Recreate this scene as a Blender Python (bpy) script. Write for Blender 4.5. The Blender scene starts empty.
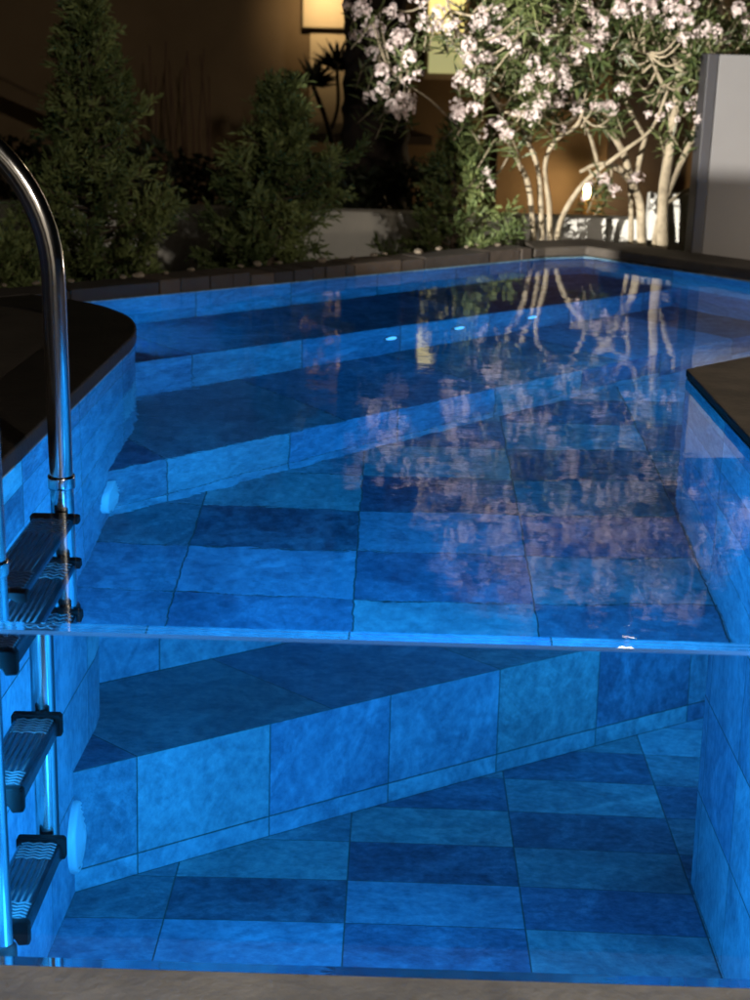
import bpy, bmesh, math, random
from mathutils import Vector, Matrix, noise
R = math.radians
random.seed(7)
SC = bpy.context.scene
COL = SC.collection

# ------------------------------------------------------------------ camera
CAM = Vector((0.0, -1.9146, 0.7764))
PITCH, ROLL, YAW, FPX = 0.295, 0.026, -0.0089, 1450.0
fwd = Vector((math.sin(YAW)*math.cos(PITCH), math.cos(YAW)*math.cos(PITCH), -math.sin(PITCH)))
r0 = fwd.cross(Vector((0, 0, 1))).normalized(); u0 = r0.cross(fwd)
RT = math.cos(ROLL)*r0 + math.sin(ROLL)*u0
UP = -math.sin(ROLL)*r0 + math.cos(ROLL)*u0
cam = bpy.data.cameras.new("camera"); camo = bpy.data.objects.new("camera", cam); COL.objects.link(camo)
M = Matrix((RT, UP, -fwd)).transposed().to_4x4(); M.translation = CAM
camo.matrix_world = M
cam.sensor_fit = 'VERTICAL'; cam.sensor_height = 36.0; cam.lens = FPX/1000*36
cam.clip_start = .05; cam.clip_end = 500
cam.dof.use_dof = True; cam.dof.focus_distance = 2.9; cam.dof.aperture_fstop = 5.0
SC.camera = camo

def at(px, py, Y):
    """where the sight line of a photograph pixel meets the vertical plane y = Y (used to survey distances)"""
    v = fwd + RT*(px-375)/FPX + UP*(500-py)/FPX
    return CAM + v*((Y-CAM.y)/v.y)

# ------------------------------------------------------------------ helpers
def tag(o, label=None, cat=None, group=None, kind=None):
    if label: o['label'] = label
    if cat: o['category'] = cat
    if group: o['group'] = group
    if kind: o['kind'] = kind
    return o
def thing(name, label, cat, loc=(0, 0, 0), group=None):
    o = bpy.data.objects.new(name, None); COL.objects.link(o); o.location = loc
    o.empty_display_size = .05
    return tag(o, label, cat, group)
def obj(name, bm, mat, parent=None, smooth=False, world=True):
    me = bpy.data.meshes.new(name)
    bm.normal_update(); bm.to_mesh(me); bm.free()
    for m in (mat if isinstance(mat, (list, tuple)) else [mat]): me.materials.append(m)
    if smooth: me.polygons.foreach_set('use_smooth', [True]*len(me.polygons))
    o = bpy.data.objects.new(name, me); COL.objects.link(o)
    if parent:
        o.parent = parent
        if world: o.matrix_parent_inverse = Matrix.Translation(-parent.location)
    return o
def bevel(o, w, seg=2):
    m = o.modifiers.new('bevel', 'BEVEL'); m.width = w; m.segments = seg; m.limit_method = 'ANGLE'; m.angle_limit = R(40)
    return o
def box(bm, x0, x1, y0, y1, z0, z1, mat=None):
    vs = [bm.verts.new((x, y, z)) for z in (z0, z1) for y in (y0, y1) for x in (x0, x1)]
    if mat is not None:
        for v in vs: v.co = mat @ v.co
    for f in ((0, 2, 3, 1), (4, 5, 7, 6), (0, 1, 5, 4), (2, 6, 7, 3), (0, 4, 6, 2), (1, 3, 7, 5)):
        bm.faces.new([vs[i] for i in f])
def prism(bm, poly, z0, z1):
    lo = [bm.verts.new((x, y, z0)) for x, y in poly]; hi = [bm.verts.new((x, y, z1)) for x, y in poly]
    n = len(poly)
    a = sum(poly[i][0]*poly[(i+1) % n][1]-poly[(i+1) % n][0]*poly[i][1] for i in range(n))
    if a < 0: lo.reverse(); hi.reverse()
    bm.faces.new(hi); bm.faces.new(lo[::-1])
    for i in range(n):
        j = (i+1) % n
        bm.faces.new((lo[i], lo[j], hi[j], hi[i]))
def catmull(pts, n=6):
    P = [Vector(p) for p in pts]; P = [2*P[0]-P[1]]+P+[2*P[-1]-P[-2]]
    out = []
    for i in range(1, len(P)-2):
        for k in range(n):
            t = k/n
            out.append(.5*((2*P[i])+(P[i+1]-P[i-1])*t+(2*P[i-1]-5*P[i]+4*P[i+1]-P[i+2])*t*t+(3*P[i]-P[i-1]-3*P[i+1]+P[i+2])*t**3))
    out.append(P[-2]); return out
def tube(bm, pts, r, seg=10, cap=True, wob=0):
    pts = [Vector(p) for p in pts]; n = len(pts)
    rr = r if isinstance(r, (list, tuple)) else [r]*n
    if len(rr) == 2: rr = [rr[0]+(rr[1]-rr[0])*i/(n-1) for i in range(n)]
    ref = None; rings = []
    for i, p in enumerate(pts):
        t = (pts[min(i+1, n-1)]-pts[max(i-1, 0)]).normalized()
        if ref is None:
            ref = t.orthogonal().normalized()
        ref = (ref-t*ref.dot(t)).normalized(); b = t.cross(ref)
        ring = []
        for k in range(seg):
            a = 2*math.pi*k/seg
            q = rr[i]*(1+(wob*noise.noise(p*9+Vector((k*3.1, 0, 0))) if wob else 0))
            ring.append(bm.verts.new(p+ref*math.cos(a)*q+b*math.sin(a)*q))
        rings.append(ring)
    for i in range(n-1):
        for k in range(seg):
            j = (k+1) % seg
            bm.faces.new((rings[i][k], rings[i][j], rings[i+1][j], rings[i+1][k]))
    if cap:
        bm.faces.new(rings[0][::-1]); bm.faces.new(rings[-1])
def lathe(bm, prof, axis_o, axis_d, seg=32):
    """profile [(radius, height)] turned about an axis"""
    d = Vector(axis_d).normalized(); a = d.orthogonal().normalized(); b = d.cross(a); o = Vector(axis_o)
    rings = []
    for r, h in prof:
        if r < 1e-6: rings.append([bm.verts.new(o+d*h)])
        else: rings.append([bm.verts.new(o+d*h+(a*math.cos(2*math.pi*k/seg)+b*math.sin(2*math.pi*k/seg))*r) for k in range(seg)])
    for A, B in zip(rings, rings[1:]):
        for k in range(seg):
            j = (k+1) % seg
            f = [A[k % len(A)], A[j % len(A)], B[j % len(B)], B[k % len(B)]]
            f = list(dict.fromkeys(f))
            if len(f) > 2: bm.faces.new(f)

# ------------------------------------------------------------------ materials
def mat(name):
    m = bpy.data.materials.new(name); m.use_nodes = True
    nt = m.node_tree; b = nt.nodes['Principled BSDF']
    return m, nt, b
def N(nt, t, **kw):
    n = nt.nodes.new(t)
    for k, v in kw.items():
        if k in n.inputs: n.inputs[k].default_value = v
        else: setattr(n, k, v)
    return n
def L(nt, a, ao, b, bi): nt.links.new(a.outputs[ao], b.inputs[bi])
def ramp(nt, stops):
    n = nt.nodes.new('ShaderNodeValToRGB'); e = n.color_ramp.elements
    while len(e) > 1: e.remove(e[-1])
    e[0].position = stops[0][0]; e[0].color = (*stops[0][1], 1)
    for p, c in stops[1:]:
        x = e.new(p); x.color = (*c, 1)
    return n
def noisy(name, c1, c2, scale=6, rough=.6, bump=.2, bscale=40, metal=0, spec=.5, detail=6, tint=None):
    m, nt, b = mat(name)
    tc = N(nt, 'ShaderNodeTexCoord'); nz = N(nt, 'ShaderNodeTexNoise', Scale=scale, Detail=detail, Roughness=.62)
    L(nt, tc, 'Object', nz, 'Vector')
    rp = ramp(nt, [(.3, c1), (.7, c2)]); L(nt, nz, 'Fac', rp, 'Fac')
    L(nt, rp, 'Color', b, 'Base Color')
    b.inputs['Roughness'].default_value = rough; b.inputs['Metallic'].default_value = metal
    b.inputs['Specular IOR Level'].default_value = spec
    if bump:
        n2 = N(nt, 'ShaderNodeTexNoise', Scale=bscale, Detail=5); L(nt, tc, 'Object', n2, 'Vector')
        bp = N(nt, 'ShaderNodeBump', Strength=bump, Distance=.01); L(nt, n2, 'Fac', bp, 'Height'); L(nt, bp, 'Normal', b, 'Normal')
    return m

def tile_material():
    """porcelain stone tiles: tone and hue come from each tile face, joints from its own metric UVs"""
    m, nt, b = mat('pool_tile')
    tone = N(nt, 'ShaderNodeAttribute', attribute_name='tone'); hue = N(nt, 'ShaderNodeAttribute', attribute_name='hue')
    tc = N(nt, 'ShaderNodeTexCoord'); geo = N(nt, 'ShaderNodeNewGeometry')
    # stone clouds, stronger on dark tiles
    n1 = N(nt, 'ShaderNodeTexNoise', Scale=6.0, Detail=11, Roughness=.72, Distortion=1.0)
    off = N(nt, 'ShaderNodeVectorMath', operation='MULTIPLY_ADD'); off.inputs[1].default_value = (1, 1, 1)
    cmb = N(nt, 'ShaderNodeCombineXYZ')
    for i in 'XYZ':
        mm = N(nt, 'ShaderNodeMath', operation='MULTIPLY'); mm.inputs[1].default_value = {'X': 37., 'Y': 91., 'Z': 17.}[i]
        L(nt, tone, 'Fac', mm, 0); L(nt, mm, 0, cmb, i)
    L(nt, geo, 'Position', off, 0); L(nt, cmb, 0, off, 2)
    L(nt, off, 0, n1, 'Vector')
    n2 = N(nt, 'ShaderNodeTexNoise', Scale=38, Detail=8, Roughness=.7); L(nt, off, 0, n2, 'Vector')
    mus = N(nt, 'ShaderNodeTexNoise', Scale=2.2, Detail=12, Roughness=.75, Distortion=2.5); L(nt, off, 0, mus, 'Vector')
    a1 = N(nt, 'ShaderNodeMapRange'); a1.inputs['From Min'].default_value = .28; a1.inputs['From Max'].default_value = .72
    a1.inputs['To Min'].default_value = -.27; a1.inputs['To Max'].default_value = .27; L(nt, n1, 'Fac', a1, 'Value')
    a2 = N(nt, 'ShaderNodeMapRange'); a2.inputs['From Min'].default_value = .3; a2.inputs['From Max'].default_value = .7
    a2.inputs['To Min'].default_value = -.2; a2.inputs['To Max'].default_value = .2; L(nt, n2, 'Fac', a2, 'Value')
    a3 = N(nt, 'ShaderNodeMapRange'); a3.inputs['From Min'].default_value = .52; a3.inputs['From Max'].default_value = .75
    a3.inputs['To Min'].default_value = 0; a3.inputs['To Max'].default_value = .5; L(nt, mus, 'Fac', a3, 'Value')
    s1 = N(nt, 'ShaderNodeMath', operation='ADD'); L(nt, tone, 'Fac', s1, 0); L(nt, a1, 0, s1, 1)
    s2 = N(nt, 'ShaderNodeMath', operation='ADD'); L(nt, s1, 0, s2, 0); L(nt, a2, 0, s2, 1)
    s3 = N(nt, 'ShaderNodeMath', operation='ADD'); L(nt, s2, 0, s3, 0); L(nt, a3, 0, s3, 1)
    teal = ramp(nt, [(0, (.03, .055, .075)), (.22, (.068, .122, .145)), (.5, (.145, .24, .25)), (1, (.35, .50, .48))])
    blue = ramp(nt, [(0, (.024, .055, .10)), (.22, (.052, .112, .19)), (.5, (.11, .21, .315)), (1, (.28, .45, .60))])
    L(nt, s3, 0, teal, 'Fac'); L(nt, s3, 0, blue, 'Fac')
    mx = N(nt, 'ShaderNodeMix', data_type='RGBA'); L(nt, hue, 'Fac', mx, 'Factor'); L(nt, teal, 'Color', mx, 'A'); L(nt, blue, 'Color', mx, 'B')
    # joints: the UV of every tile runs 0..1 with the joint distance in metres stored as 'edge'
    uv = N(nt, 'ShaderNodeUVMap', uv_map='metric')
    sep = N(nt, 'ShaderNodeSeparateXYZ'); L(nt, uv, 'UV', sep, 0)
    ax = N(nt, 'ShaderNodeAttribute', attribute_name='tile_w'); ay = N(nt, 'ShaderNodeAttribute', attribute_name='tile_h')
    def edge(c, w):
        d = N(nt, 'ShaderNodeMath', operation='SUBTRACT'); L(nt, w, 'Fac', d, 0); L(nt, sep, c, d, 1)
        q = N(nt, 'ShaderNodeMath', operation='MINIMUM'); L(nt, d, 0, q, 0); L(nt, sep, c, q, 1); return q
    e1, e2 = edge('X', ax), edge('Y', ay)
    em = N(nt, 'ShaderNodeMath', operation='MINIMUM'); L(nt, e1, 0, em, 0); L(nt, e2, 0, em, 1)
    wob = N(nt, 'ShaderNodeMath', operation='MULTIPLY_ADD'); L(nt, n2, 'Fac', wob, 0); wob.inputs[1].default_value = .0012; L(nt, em, 0, wob, 2)
    j = N(nt, 'ShaderNodeMapRange'); j.interpolation_type = 'SMOOTHSTEP'
    j.inputs['From Min'].default_value = .0012; j.inputs['From Max'].default_value = .0034; L(nt, wob, 0, j, 'Value')
    mg = N(nt, 'ShaderNodeMix', data_type='RGBA'); L(nt, j, 0, mg, 'Factor'); mg.inputs['A'].default_value = (.05, .085, .075, 1); L(nt, mx, 'Result', mg, 'B')
    L(nt, mg, 'Result', b, 'Base Color')
    b.inputs['Roughness'].default_value = .55; b.inputs['Specular IOR Level'].default_value = .25
    h = N(nt, 'ShaderNodeMath', operation='MULTIPLY_ADD'); L(nt, n2, 'Fac', h, 0); h.inputs[1].default_value = .35; L(nt, n1, 'Fac', h, 2)
    h2 = N(nt, 'ShaderNodeMath', operation='MULTIPLY_ADD'); L(nt, j, 0, h2, 0); h2.inputs[1].default_value = .5; L(nt, h, 0, h2, 2)
    bp = N(nt, 'ShaderNodeBump', Strength=.6, Distance=.005); L(nt, h2, 0, bp, 'Height'); L(nt, bp, 'Normal', b, 'Normal')
    return m
TILE = tile_material()

def glass_mat(name, ior, color=(1, 1, 1), wave=False):
    m, nt, b = mat(name); nt.nodes.remove(b)
    out = nt.nodes['Material Output']
    g = N(nt, 'ShaderNodeBsdfGlass', Roughness=0, IOR=ior); g.inputs['Color'].default_value = (*color, 1)
    L(nt, g, 0, out, 'Surface')
    if wave:
        tc = N(nt, 'ShaderNodeTexCoord')
        mp = N(nt, 'ShaderNodeMapping'); mp.inputs['Scale'].default_value = (.7, 1.3, 1); L(nt, tc, 'Object', mp, 'Vector')
        w1 = N(nt, 'ShaderNodeTexNoise', Scale=4.0, Detail=2, Roughness=.45); L(nt, mp, 0, w1, 'Vector')
        w2 = N(nt, 'ShaderNodeTexNoise', Scale=26, Detail=3, Roughness=.5, Distortion=.6); L(nt, mp, 0, w2, 'Vector')
        # ripples are liveliest where the water comes in beside the ladder
        gm = N(nt, 'ShaderNodeVectorMath', operation='DISTANCE'); gm.inputs[1].default_value = (-.62, 1.35, 0); L(nt, tc, 'Object', gm, 0)
        fall = N(nt, 'ShaderNodeMapRange'); fall.inputs['From Min'].default_value = .1; fall.inputs['From Max'].default_value = .55
        fall.inputs['To Min'].default_value = 1; fall.inputs['To Max'].default_value = .18; L(nt, gm, 'Value', fall, 'Value')
        a = N(nt, 'ShaderNodeMath', operation='MULTIPLY'); L(nt, w2, 'Fac', a, 0); L(nt, fall, 0, a, 1)
        c = N(nt, 'ShaderNodeMath', operation='MULTIPLY_ADD'); L(nt, a, 0, c, 0); c.inputs[1].default_value = .0008
        d = N(nt, 'ShaderNodeMath', operation='MULTIPLY'); L(nt, w1, 'Fac', d, 0); d.inputs[1].default_value = .0014
        L(nt, d, 0, c, 2)
        bp = N(nt, 'ShaderNodeBump', Strength=1, Distance=1.0); L(nt, c, 0, bp, 'Height'); L(nt, bp, 'Normal', g, 'Normal')
    return m
WATER = glass_mat('water', 1.333, (.97, .99, 1), True)
ACRYL = glass_mat('acrylic', 1.49, (.985, .995, 1))
ACRYLW = glass_mat('acrylic_wet_side', 1.49/1.333, (1, 1, 1))

def leafy(name, c1, c2, trans=.25, rough=.5, scale=7):
    m, nt, b = mat(name)
    tc = N(nt, 'ShaderNodeTexCoord'); nz = N(nt, 'ShaderNodeTexNoise', Scale=scale, Detail=4); L(nt, tc, 'Object', nz, 'Vector')
    at_ = N(nt, 'ShaderNodeAttribute', attribute_name='shade')
    ad = N(nt, 'ShaderNodeMath', operation='ADD'); L(nt, nz, 'Fac', ad, 0); L(nt, at_, 'Fac', ad, 1)
    rp = ramp(nt, [(.25, c1), (.95, c2)]); L(nt, ad, 0, rp, 'Fac'); L(nt, rp, 'Color', b, 'Base Color')
    b.inputs['Roughness'].default_value = rough; b.inputs['Specular IOR Level'].default_value = .35
    tr = N(nt, 'ShaderNodeBsdfTranslucent'); L(nt, rp, 'Color', tr, 'Color')
    mx = N(nt, 'ShaderNodeMixShader', Fac=trans); out = nt.nodes['Material Output']
    L(nt, b, 0, mx, 1); L(nt, tr, 0, mx, 2); L(nt, mx, 0, out, 'Surface')
    return m
def emit(name, c, s):
    m, nt, b = mat(name)
    b.inputs['Base Color'].default_value = (*[min(1, x) for x in c], 1); b.inputs['Emission Color'].default_value = (*c, 1); b.inputs['Emission Strength'].default_value = s
    return m

STEEL, nt, b = mat('polished_steel'); b.inputs['Metallic'].default_value = 1; b.inputs['Base Color'].default_value = (.62, .61, .59, 1); b.inputs['Roughness'].default_value = .09
tc = N(nt, 'ShaderNodeTexCoord'); nz = N(nt, 'ShaderNodeTexNoise', Scale=90, Detail=3); mp = N(nt, 'ShaderNodeMapping'); mp.inputs['Scale'].default_value = (1, 1, .04)
L(nt, tc, 'Object', mp, 'Vector'); L(nt, mp, 0, nz, 'Vector'); mr = N(nt, 'ShaderNodeMapRange'); mr.inputs['To Min'].default_value = .10; mr.inputs['To Max'].default_value = .20; L(nt, nz, 'Fac', mr, 'Value'); L(nt, mr, 0, b, 'Roughness')
TREAD = noisy('stamped_steel', (.13, .135, .14), (.21, .215, .22), 30, .27, .05, 60, metal=1)
CAPM = noisy('cap_plastic', (.002, .002, .002), (.004, .004, .004), 20, .8, .1, 90, spec=.08)
GRIP = noisy('worn_steel', (.11, .112, .115), (.18, .183, .187), 30, .4, .05, 60, metal=1)
BLACK = noisy('black_plastic', (.004, .004, .004), (.008, .008, .008), 20, .6, .1, 90, spec=.2)
COPING = noisy('black_stone', (.010, .009, .008), (.022, .019, .017), 9, .55, .12, 70, spec=.25)
COPING2 = noisy('brown_black_stone', (.035, .030, .026), (.075, .064, .052), 7, .7, .2, 60, spec=.25)
COPING3 = noisy('brown_stone', (.12, .10, .08), (.26, .22, .175), 6, .7, .25, 50, spec=.25)
DECK = noisy('deck_stone', (.035, .029, .023), (.06, .05, .04), 5, .8, .15, 50, spec=.2)
SOIL = noisy('soil', (.022, .016, .011), (.06, .043, .029), 9, .95, .6, 25)
LEDGE = noisy('concrete', (.32, .31, .295), (.56, .545, .52), 7, .85, .45, 45)
TERR = noisy('terrace_stone', (.012, .011, .010), (.025, .022, .02), 5, .85, .3, 40)
WHITEW = noisy('white_render', (.50, .49, .45), (.70, .68, .63), 2.2, .9, .15, 60)
PANEL = noisy('grey_panel', (.125, .122, .125), (.14, .138, .141), 2, .75, .03, 80)
PANELS = noisy('dark_panel_edge', (.018, .017, .020), (.026, .025, .028), 3, .6, .05, 60)
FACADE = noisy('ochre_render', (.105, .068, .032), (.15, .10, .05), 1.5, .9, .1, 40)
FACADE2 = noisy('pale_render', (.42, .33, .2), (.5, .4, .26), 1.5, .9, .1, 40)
DARKW = noisy('dark_timber', (.02, .013, .009), (.04, .026, .017), 4, .8, .1, 40)
BARK = noisy('palm_bark', (.010, .0065, .005), (.03, .019, .013), 12, .95, .9, 18)
OBARK = noisy('oleander_bark', (.18, .145, .095), (.38, .32, .225), 22, .8, .4, 55)
CBARK = noisy('conifer_bark', (.05, .035, .022), (.1, .07, .045), 14, .9, .4, 45)
CONIF = leafy('conifer_leaf', (.06, .09, .028), (.21, .25, .085), .15, .6, 5)
OLEAF = leafy('oleander_leaf', (.045, .068, .022), (.155, .18, .07), .28, .42, 5)
HEDGE = leafy('dark_leaf', (.012, .018, .007), (.035, .045, .018), .1, .6)
SPIKE = leafy('spiky_leaf', (.015, .016, .008), (.045, .045, .022), .1, .5)
PETAL = leafy('petal', (.64, .52, .51), (.83, .74, .72), .35, .6, 12)
PEBBLE = noisy('pebble', (.12, .095, .07), (.3, .25, .19), 9, .85, .3, 40)
LENS, nt, b = mat('lamp_lens'); b.inputs['Base Color'].default_value = (.62, .75, .78, 1); b.inputs['Roughness'].default_value = .3; b.inputs['Emission Color'].default_value = (.12, .55, 1, 1); b.inputs['Emission Strength'].default_value = .03
JET = emit('jet_led', (.10, .55, 1.0), 1.6)

# ------------------------------------------------------------------ tiled sheets
def tile_sheet(name, fn, U, V, W, H, u_off=0, v_off=0, tones=None, seed=1, parent=None, sub=None, base=(.62, .5)):
    """grid of tiles over fn(u, v) -> point; joints at u_off + k*W and v_off + k*H; tones {(col,row): (tone, hue)}"""
    rnd = random.Random(seed)
    bm = bmesh.new(); uvl = bm.loops.layers.uv.new('metric')
    lt = bm.faces.layers.float.new('tone'); lh = bm.faces.layers.float.new('hue'); lw = bm.faces.layers.float.new('tile_w'); lk = bm.faces.layers.float.new('tile_h')
    def cuts(a, b, off, st):
        ks = [math.floor((a-off)/st+1e-6)]
        out = []
        k = ks[0]
        while off+k*st < b-1e-6:
            out.append((max(a, off+k*st), min(b, off+(k+1)*st), k)); k += 1
        return [o for o in out if o[1]-o[0] > 1e-5]
    vlist = V if isinstance(V, list) else cuts(V[0], V[1], v_off, H)
    pal = [(.22, .55), (.30, .85), (.42, .3), (.50, .75), (.58, .2), (.64, .6), (.72, .35)]
    last = {}
    for ua, ub, ku in cuts(U[0], U[1], u_off, W):
        for va, vb, kv in vlist:
            t = (tones or {}).get((ku, kv))
            if t is None:
                t = rnd.choice(pal)
                while abs(t[0]-last.get('t', 9)) < .09: t = rnd.choice(pal)
                t = (t[0]+rnd.uniform(-.04, .04)+(base[0]-.48), t[1]*.9+rnd.uniform(0, .15))
                last['t'] = t[0]
            t = (.49+(t[0]-.5)*.95, t[1])
            ns = sub or 1
            w, hh = ub-ua, vb-va
            for s in range(ns):
                a, b_ = ua+w*s/ns, ua+w*(s+1)/ns
                q = [(a, va), (b_, va), (b_, vb), (a, vb)]
                f = bm.faces.new([bm.verts.new(fn(*p)) for p in q])
                f[lt] = t[0]; f[lh] = t[1]; f[lw] = w; f[lk] = hh
                for lp, p in zip(f.loops, q): lp[uvl].uv = (p[0]-ua, p[1]-va)
    bmesh.ops.remove_doubles(bm, verts=bm.verts, dist=1e-5)
    return obj(name, bm, TILE, parent)

# ------------------------------------------------------------------ pool plan
ZF, ZL = -1.145, -.544           # floor, foot of the glass
ZW = -.0045                      # water
A40 = R(40.53)
O1 = Vector((-.70, 1.666)); UU = Vector((math.cos(A40), math.sin(A40))); NN = Vector((-math.sin(A40), math.cos(A40)))
N2, NB = .538, 1.036             # second riser, back wall, measured across the steps
Z1, Z2 = -.84, -.458             # treads
def plan(u, n): return O1+UU*u+NN*n
XR, YR = .774, 1.826             # right wall and the corner where it turns away
left_path = [Vector((-.744, 0)), Vector((-.715, 1.86))]
arc = catmull([Vector((-.715, 1.86, 0)), Vector((-.716, 2.06, 0)), Vector((-.765, 2.28, 0)), Vector((-.87, 2.46, 0)), Vector((-1.0, 2.58, 0)), Vector((-1.16, 2.67, 0))], 6)
left_path += [Vector((p.x, p.y)) for p in arc[1:]]
bw_start = Vector((-1.16, 2.634)); A_ = Vector((.631, 4.200)); B_ = Vector((.815, 4.283)); C_ = Vector((1.974, 2.975))
right_arm = [Vector((XR, YR)), C_]
outline = left_path+[A_, B_, C_, Vector((XR, YR)), Vector((XR, 0))]

def path_fn(path):
    ls = [0]
    for a, b in zip(path, path[1:]): ls.append(ls[-1]+(b-a).length)
    def f(u, v):
        for i in range(len(path)-1):
            if u <= ls[i+1]+1e-9 or i == len(path)-2:
                t = (u-ls[i])/(ls[i+1]-ls[i]); p = path[i].lerp(path[i+1], t); return (p.x, p.y, v)
    return f, ls[-1]

# floor ------------------------------------------------------------
ft = {(0, -1): (.74, .35), (0, 0): (.40, .95), (0, 1): (.66, .75), (0, 2): (.20, .7), (0, 3): (.62, .1), (0, 4): (.30, .8), (0, 5): (.56, .3),
      (-1, -1): (.45, .95), (-1, 0): (.70, .85), (-1, 1): (.22, .45), (-1, 2): (.64, .15), (-1, 3): (.52, .3), (-1, 4): (.4, .6),
      (1, -1): (.46, .7), (1, 0): (.66, .25), (1, 1): (.42, .95), (1, 2): (.56, .2), (1, 3): (.28, .6), (1, 4): (.58, .25), (1, 5): (.26, .7), (1, 6): (.5, .2),
      (-2, -1): (.5, .8), (-2, 0): (.58, .8), (-2, 1): (.46, .25), (-2, 2): (.55, .3),
      (2, 2): (.3, .6), (2, 3): (.5, .3), (2, 4): (.25, .7), (2, 5): (.5, .3)}
fl = tile_sheet('pool_floor', lambda u, v: (u, v, ZF), (-.80, 2.1), (-.02, 3.9), .42, .249, -.0713, 1.258, ft, 3)
tag(fl, 'tiled blue floor of the pool', None, None, 'structure')

# walls ------------------------------------------------------------
ROW = [(ZF, -.902, 0), (-.902, -.659, 1), (-.659, -.416, 2), (-.416, -.173, 3), (-.173, 0.0, 4)]
f, ln = path_fn(left_path)
lw = tile_sheet('pool_wall', f, (0, ln), ROW, .505, .243, .86-.505*2, 0, {(2, 4): (.55, .8), (3, 4): (.62, .7), (2, 3): (.72, .8), (3, 3): (.70, .8), (2, 2): (.78, .7), (1, 2): (.74, .6), (2, 1): (.72, .8), (3, 1): (.7, .7), (3, 2): (.75, .75), (1, 1): (.8, .5), (1, 0): (.72, .8), (2, 0): (.7, .85), (3, 0): (.66, .8)}, 5, sub=5)
tag(lw, 'blue tiled left pool wall with a rounded far end, behind the ladder', 'pool wall')
f, ln = path_fn([Vector((XR, YR)), Vector((XR, 0))])
rw = tile_sheet('pool_wall', lambda u, v: (XR, YR-u, v), (0, YR), ROW, .41, .243, YR-1.76, 0, {(-1, 4): (.7, .4), (0, 4): (.72, .3), (1, 4): (.55, .8), (0, 3): (.55, .6), (1, 3): (.74, .6), (0, 2): (.72, .75), (1, 2): (.55, .75), (-1, 3): (.6, .8), (-1, 2): (.72, .8), (0, 1): (.66, .9), (1, 1): (.74, .6), (0, 0): (.78, .5), (1, 0): (.74, .55), (-1, 1): (.68, .85), (-1, 0): (.76, .6)}, 6)
tag(rw, 'bright blue tiled right pool wall running from the glass to the sharp corner', 'pool wall')
f, ln = path_fn([Vector((XR, YR)), C_])
raw_ = tile_sheet('pool_wall', lambda u, v: (XR+(C_.x-XR)*u/ln, YR+(C_.y-YR)*u/ln, v), (0, ln), ROW, .41, .243, 0, 0, None, 16)
tag(raw_, 'tiled wall of the side arm turning away behind the right coping', 'pool wall')
f, ln = path_fn([A_, bw_start])
bwall = tile_sheet('pool_wall', f, (0, ln), [(-.60, -.30, 0), (-.30, 0, 1)], .41, .243, .1, 0, {(k, 1): ((.62, .72, .58, .7)[k % 4], .75) for k in range(8)}, 8)
tag(bwall, 'far tiled pool wall under the brown stone edging', 'pool wall')
f, ln = path_fn([C_, B_, A_])
fw = tile_sheet('pool_wall', f, (0, ln), ROW, .41, .243, .06, 0, {(k, 4): ((.6, .3, .75, .5)[k % 4], .8) for k in range(8)}, 9, sub=4)
tag(fw, 'far right tiled pool wall with a cut corner under the dark thick coping', 'pool wall')

# steps ------------------------------------------------------------
def pool_step(n, zb, zt, depth, utiles, uo, label, tones, seed, rows):
    t = thing('pool_step', label, 'pool step', (*plan(1.2, n), zb))
    tile_sheet('riser', lambda u, v: (*plan(u, n), v), (-.55, 2.95), rows, utiles, .25, uo, 0, tones, seed, t)
    tile_sheet('tread', lambda u, v: (*plan(u, n+v), zt), (-.95, 2.95), (0, depth), utiles*1.5, depth, uo, 0, None, seed+40, t, base=(.55, .4))
    return t
r1 = {(-1, 1): (.52, .5), (0, 1): (.76, .35), (1, 1): (.60, .9), (2, 1): (.66, .75), (3, 1): (.58, .15), (4, 1): (.30, .75), (5, 1): (.55, .5), (6, 1): (.4, .8),
      (-1, 0): (.7, .5), (0, 0): (.76, .5), (1, 0): (.7, .7), (2, 0): (.72, .5), (3, 0): (.66, .35), (4, 0): (.62, .3)}
pool_step(0, ZF, Z1, N2, .40, .1525, 'lower diagonal pool step with its tall light blue tiled front', r1, 11, [(ZF, -1.09, 0), (-1.09, Z1, 1)])
r2 = {(-1, 0): (.6, .8), (0, 0): (.74, .55), (1, 0): (.62, .9), (2, 0): (.72, .7), (3, 0): (.6, .6), (4, 0): (.68, .8), (5, 0): (.6, .8)}
pool_step(N2, Z1, Z2, NB-N2, .42, .578, 'upper diagonal pool step with three small lights in its front', r2, 12, [(Z1, Z2, 0)])

# front wall below the glass and the ledge ---------------------------
fwt = thing('front_wall', 'grey concrete ledge below the glass front of the pool', 'wall', (0, -.1, -.7))
bm = bmesh.new(); box(bm, -3, 3, -.125, -.0, -1.3, ZL); bevel(obj('ledge', bm, LEDGE, fwt), .006)
tile_sheet('inner_tiling', lambda u, v: (-u, .003, v), (-XR, .742), (ZF, ZL), .42, .25, 0, ZF, None, 14, fwt)
for x0, x1, lab in ((-3, -.746, 'left'), (XR+.002, 3, 'right')):
    bm = bmesh.new(); box(bm, x0, x1, -.03, .12, ZL, -.002)
    o = obj('retaining_wall', bm, LEDGE)
    tag(o, f'concrete wall holding the {lab} end of the glass panel', 'wall')

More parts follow.
